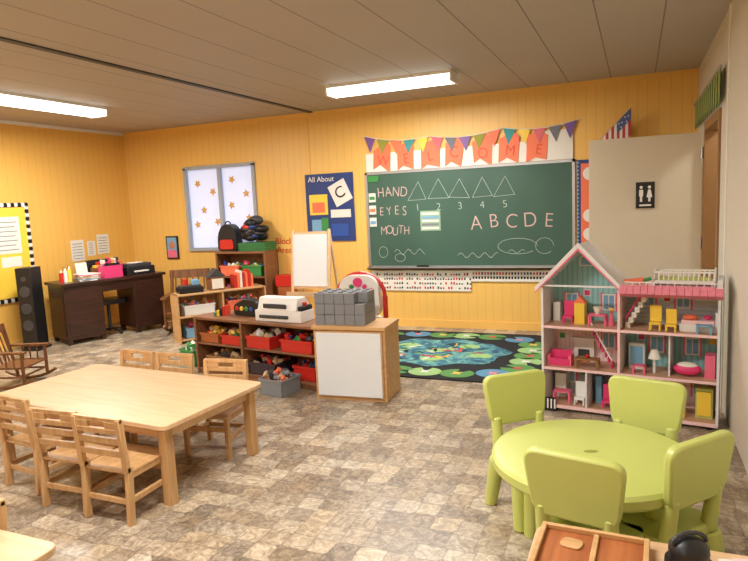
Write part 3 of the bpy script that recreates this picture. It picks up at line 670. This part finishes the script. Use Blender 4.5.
for z in (0.31,0.61): b.box(0,xr,0,D_,z,z+T,dfloor); b.box(0,xr,-0.004,0,z-0.004,z+T+0.002,lpink)
b.box(0,xr,-0.004,0,0.026,0.05,lpink)
b.box(0,T,0,D_,0.04,0.91,stone); b.box(xm-T/2,xm+T/2,0,D_,0.04,0.91,peach); b.box(xr-T,xr,0,D_,0.04,0.90,stone)
b.box(-0.002,T+0.002,-0.006,0,0.04,0.91,stone); b.box(xm-0.008,xm+0.008,-0.006,0,0.04,0.91,lpink); b.box(xr-T-0.002,xr+0.002,-0.006,0,0.04,0.9,stone)
b.box(0.30,0.31,0,D_,0.045,0.31,stone); b.box(0.82,0.83,0.05,D_,0.322,0.61,stone)
b.box(0,xm,D_-T,D_,0.62,0.91,teal); b.box(0,xm,D_-T,D_,0.32,0.61,pkst); b.box(0,xm,D_-T,D_,0.045,0.31,dgreyw)
b.box(xm,xr,D_-T,D_,0.62,0.90,skyw); b.box(xm,xr,D_-T,D_,0.32,0.61,teal); b.box(xm,xr,D_-T,D_,0.045,0.31,pkst)
b.wallpoly([(0,0.91),(xm,0.91),(xm/2,1.17)],D_,T,teal)
b.wallpoly([(-0.04,0.875),(-0.04,0.895),(xm/2,1.205),(xm/2,1.175)],D_,D_+0.02,stone)
b.wallpoly([(xm+0.04,0.875),(xm+0.04,0.895),(xm/2,1.205),(xm/2,1.175)],D_,D_+0.02,stone)
for x_ in (-0.04,xm+0.04):
    b.wallpoly([(x_,0.865),(x_,0.90),(xm/2,1.215),(xm/2,1.172)],-0.018,0.006,stone)
    b.wallpoly([(x_,0.857),(x_,0.867),(xm/2,1.176),(xm/2,1.160)],-0.018,0.008,pink)
b.wallpoly([(0.20,1.02),(0.32,1.02),(0.32,1.08),(0.26,1.13),(0.20,1.08)],D_-T-0.001,0.004,paper)
b.wallpoly([(0.215,1.03),(0.305,1.03),(0.305,1.075),(0.26,1.115),(0.215,1.075)],D_-T-0.004,0.003,lblue)
b.box(0,xm,-0.002,0.01,0.905,0.917,stone)
b.box(xm,xr+0.005,0,D_,0.90,0.915,lpink)
for k in range(14):
    x=xm+0.01+k*0.043
    b.box(x,x+0.0405,-0.045,0.005,0.862,0.925,tiles,rot=(-32,0,0))
b.box(xr-0.02,xr+0.01,-0.03,D_,0.90,0.97,stone)
for (x,z) in ((0.10,0.70),(0.36,0.70),(0.62,0.74),(0.84,0.74),(0.36,0.42),(0.68,0.42),(0.90,0.42),(0.08,0.14),(0.62,0.14),(0.95,0.14)):
    b.box(x,x+0.09,D_-T-0.004,D_-T,z,z+0.12,paper); b.box(x+0.01,x+0.08,D_-T-0.006,D_-T,z+0.01,z+0.11,lblue); b.box(x+0.042,x+0.048,D_-T-0.008,D_-T,z,z+0.12,paper)
    b.box(x-0.012,x,D_-T-0.006,D_-T,z-0.01,z+0.13,pink); b.box(x+0.09,x+0.102,D_-T-0.006,D_-T,z-0.01,z+0.13,pink)
for (x,z,c) in ((0.23,0.80,hpink),(0.05,0.47,green),(0.24,0.53,yel),(0.76,0.78,red),(1.0,0.8,purple),(0.60,0.50,hpink),(1.04,0.5,yel),(0.2,0.2,green),(0.8,0.22,orange)):
    b.box(x,x+0.05,D_-T-0.004,D_-T,z,z+0.05,paper); b.box(x+0.006,x+0.044,D_-T-0.006,D_-T,z+0.006,z+0.044,c)
def stairs(x,z,n_,dx_,dz_,c,c2):
    for k in range(n_): b.box(x+k*dx_,x+(k+1)*dx_+0.01,0.10,0.18,z+k*dz_,z+(k+1)*dz_,c)
    b.tube([(x,0.095,z+0.06),(x+n_*dx_,0.095,z+n_*dz_+0.05)],0.006,c2,6)
stairs(0.545,0.622,7,0.020,0.036,paper,hpink); stairs(0.46,0.322,7,-0.020,0.038,hpink,white)
for k in range(14): b.cyl((xm+0.04+k*0.042,0.02,0.915),(xm+0.04+k*0.042,0.02,0.945),0.003,white,seg=6)
b.box(xm+0.03,xr-0.02,0.016,0.024,0.943,0.95,white)
def mchair(x,y,z,c,s=1):
    b.box(x,x+0.07*s,y,y+0.07*s,z+0.04*s,z+0.055*s,c); b.box(x,x+0.07*s,y+0.06*s,y+0.07*s,z+0.05*s,z+0.16*s,c)
    for a in (0,0.06):
        for q in (0,0.06): b.box(x+a*s,x+a*s+0.01*s,y+q*s,y+q*s+0.01*s,z,z+0.04*s,c)
def mtable(x,y,z,c,w_=0.12,d_=0.08,h_=0.08):
    b.box(x,x+w_,y,y+d_,z+h_-0.01,z+h_,c)
    for a in (0,w_-0.012):
        for q in (0,d_-0.012): b.box(x+a,x+a+0.012,y+q,y+q+0.012,z,z+h_,c)
def doll(x,y,z,c,h_):
    b.cyl((x,y,z),(x,y,z+0.09),0.022,c,0.010,seg=10); b.sph((x,y,z+0.105),0.016,pm('skin_print',(190,130,100),0.6),seg=8); b.sph((x,y+0.005,z+0.112),0.017,h_,seg=8)
z3=0.622; z2=0.322; z1=0.045
mchair(0.12,0.10,z3,hpink); b.box(0.20,0.27,0.12,0.20,z3,z3+0.15,yel); b.prism([(0.19,z3+0.15),(0.28,z3+0.15),(0.235,z3+0.20)],0.08,orange,Matrix.Translation((0,0.20,0))@Matrix.Rotation(R(90),4,'X'))
mtable(0.30,0.08,z3,pink); b.cyl((0.36,0.12,z3+0.08),(0.36,0.12,z3+0.13),0.015,paper,0.03); b.box(0.03,0.08,0.20,0.27,z3,z3+0.14,white); doll(0.45,0.12,z3,pink,yel)
mchair(0.70,0.05,z3,yel); mchair(0.80,0.03,z3,yel,0.9)
b.box(0.88,1.09,0.08,0.22,z3,z3+0.05,white); b.box(0.89,1.08,0.08,0.20,z3+0.05,z3+0.075,lpink); b.box(1.085,1.10,0.08,0.22,z3,z3+0.13,white); b.sph((1.04,0.14,z3+0.09),0.03,hpink,(0.8,1.3,0.5)); b.sph((0.94,0.12,z3+0.09),0.035,orange,(1.3,1,0.5))
mtable(0.98,0.01,z3,lblue,0.09,0.05,0.06)
b.box(0.03,0.18,0.06,0.14,z2,z2+0.05,hpink); b.box(0.03,0.18,0.13,0.15,z2,z2+0.10,hpink); b.box(0.02,0.04,0.06,0.15,z2,z2+0.075,pink); b.box(0.17,0.19,0.06,0.15,z2,z2+0.075,pink)
b.box(0.17,0.31,D_-0.06,D_-0.012,z2,z2+0.16,paper); b.box(0.20,0.28,D_-0.064,D_-0.05,z2,z2+0.09,dgrey); b.box(0.15,0.33,D_-0.07,D_-0.012,z2+0.16,z2+0.175,paper); b.box(0.215,0.265,D_-0.068,D_-0.06,z2,z2+0.04,orange)
mtable(0.22,0.03,z2,brown,0.16,0.08,0.07); b.sph((0.30,0.07,z2+0.085),0.014,red,seg=8)
b.box(0.56,0.66,0.16,0.22,z2,z2+0.18,white); b.box(0.57,0.65,0.155,0.16,z2+0.02,z2+0.16,lblue); b.cyl((0.73,0.10,z2),(0.73,0.10,z2+0.12),0.008,white); b.cyl((0.73,0.10,z2+0.10),(0.73,0.10,z2+0.16),0.04,paper,0.02)
b.sph((0.93,0.09,z2+0.05),0.06,hpink,(1.4,0.8,0.7)); b.sph((0.93,0.085,z2+0.075),0.045,paper,(1.4,0.8,0.5)); b.box(1.03,1.09,0.08,0.18,z2,z2+0.15,pink); mtable(0.60,0.03,z2,pink,0.08,0.05,0.06)
mtable(0.06,0.05,z1,pink,0.12,0.08,0.09); mchair(0.21,0.05,z1,white); mchair(0.40,0.05,z1,hpink); b.box(0.04,0.12,0.2,0.28,z1,z1+0.18,paper); b.box(0.34,0.38,0.15,0.25,z1,z1+0.2,lblue)
b.box(0.60,0.72,0.16,0.26,z1,z1+0.16,white); b.box(0.62,0.70,0.15,0.16,z1+0.03,z1+0.12,hpink); mtable(0.78,0.06,z1,yel,0.14,0.1,0.09); b.box(0.98,1.08,0.1,0.2,z1,z1+0.2,lime); b.box(0.99,1.07,0.09,0.1,z1+0.02,z1+0.18,yel); doll(0.74,0.06,z1,purple,black)
b.done('dollhouse',(HO[0],HO[1],0),HR)
def hp(lx,ly,z): return pl(HO,HR,lx,ly,z)
b=B()
b.box(-0.18,0.18,-0.07,0.07,0.02,0.035,white)
for sy in (-0.07,0.065):
    b.box(-0.18,0.18,sy,sy+0.006,0.085,0.095,white)
    for k in range(13): b.box(-0.18+k*0.029,-0.174+k*0.029,sy,sy+0.006,0.02,0.09,white)
for sx in (-0.18,0.172): b.box(sx,sx+0.008,-0.07,0.07,0,0.11,white)
b.box(-0.15,0.15,-0.05,0.05,0.035,0.05,lime)
b.done('toy_crib',hp(0.90,0.17,0.917),HR)
b=B(); b.cyl((-0.07,0,0.025),(0.05,0.02,0.025),0.008,orange,0.024); b.cyl((0.05,0.02,0.025),(0.10,0.03,0.04),0.012,green); b.done('toy_carrot',hp(0.60,0.12,0.917),HR)
# ---------------------------------------------------------------- foreground right table with tray
table('activity_table',(0.13,1.56,0),0,0.82,0.62,0.53)
b=B(); tr=wood('orange_tray_wood',(150,84,46),(184,112,66),0.4,1)
b.box(-0.15,0.15,-0.20,0.16,0,0.015,tr)
for sx in (-0.15,0.135): b.box(sx,sx+0.015,-0.20,0.16,0.015,0.03,ltwood)
for y in (-0.20,0.145): b.box(-0.135,0.135,y,y+0.015,0.015,0.03,ltwood)
b.box(0.0,0.015,-0.185,0.145,0.015,0.024,ltwood)
b.prism(rnd([(-0.09,0.06),(-0.03,0.05),(-0.02,0.10),(-0.08,0.11)],0.02),0.006,ltwood,Matrix.Translation((0,0,0.015)))
b.done('wooden_tray',(-0.115,1.67,0.53),-2,bev=0.002)
b=B(); b.cyl((0,0,0),(0,0,0.02),0.06,black,seg=24); b.sph((0,0,0.05),0.052,black,(1,1,0.75)); b.cyl((0,0,0.015),(0,0,0.05),0.05,black,seg=24); b.tube([(0.05*math.cos(math.pi*k/8),0,0.07+0.03*math.sin(math.pi*k/8)) for k in range(9)],0.006,dgrey)
b.done('black_tape_dispenser',(0.135,1.76,0.53),30)
b=B(); b.box(-0.08,0.08,-0.05,0.05,0,0.006,paper); b.box(-0.05,0.07,-0.03,0.04,0.006,0.014,lpink); b.done('craft_paper_scraps',(0.30,1.79,0.53),15)
# ---------------------------------------------------------------- world, camera
w=bpy.data.worlds.new('world'); sc.world=w; w.use_nodes=True
sky=w.node_tree.nodes.new('ShaderNodeTexSky')
try: sky.sky_type='NISHITA'
except Exception: pass
w.node_tree.links.new(sky.outputs[0],w.node_tree.nodes['Background'].inputs[0]); w.node_tree.nodes['Background'].inputs[1].default_value=0.15
sc.view_settings.view_transform='Standard'
F=620.0
dy=Vector((263,-90.5,F)).normalized(); dx=Vector((1493,8.5,-F)); dx=(dx-dx.dot(dy)*dy).normalized(); dz=dx.cross(dy)
cd=bpy.data.cameras.new('camera'); cam=bpy.data.objects.new('camera',cd); COL.objects.link(cam); sc.camera=cam
cd.sensor_width=36; cd.lens=F/748*36; cd.clip_start=0.05
cam.matrix_world=Matrix(((dx.x,-dx.y,-dx.z,0),(dy.x,-dy.y,-dy.z,0),(dz.x,-dz.y,-dz.z,1.55),(0,0,0,1)))
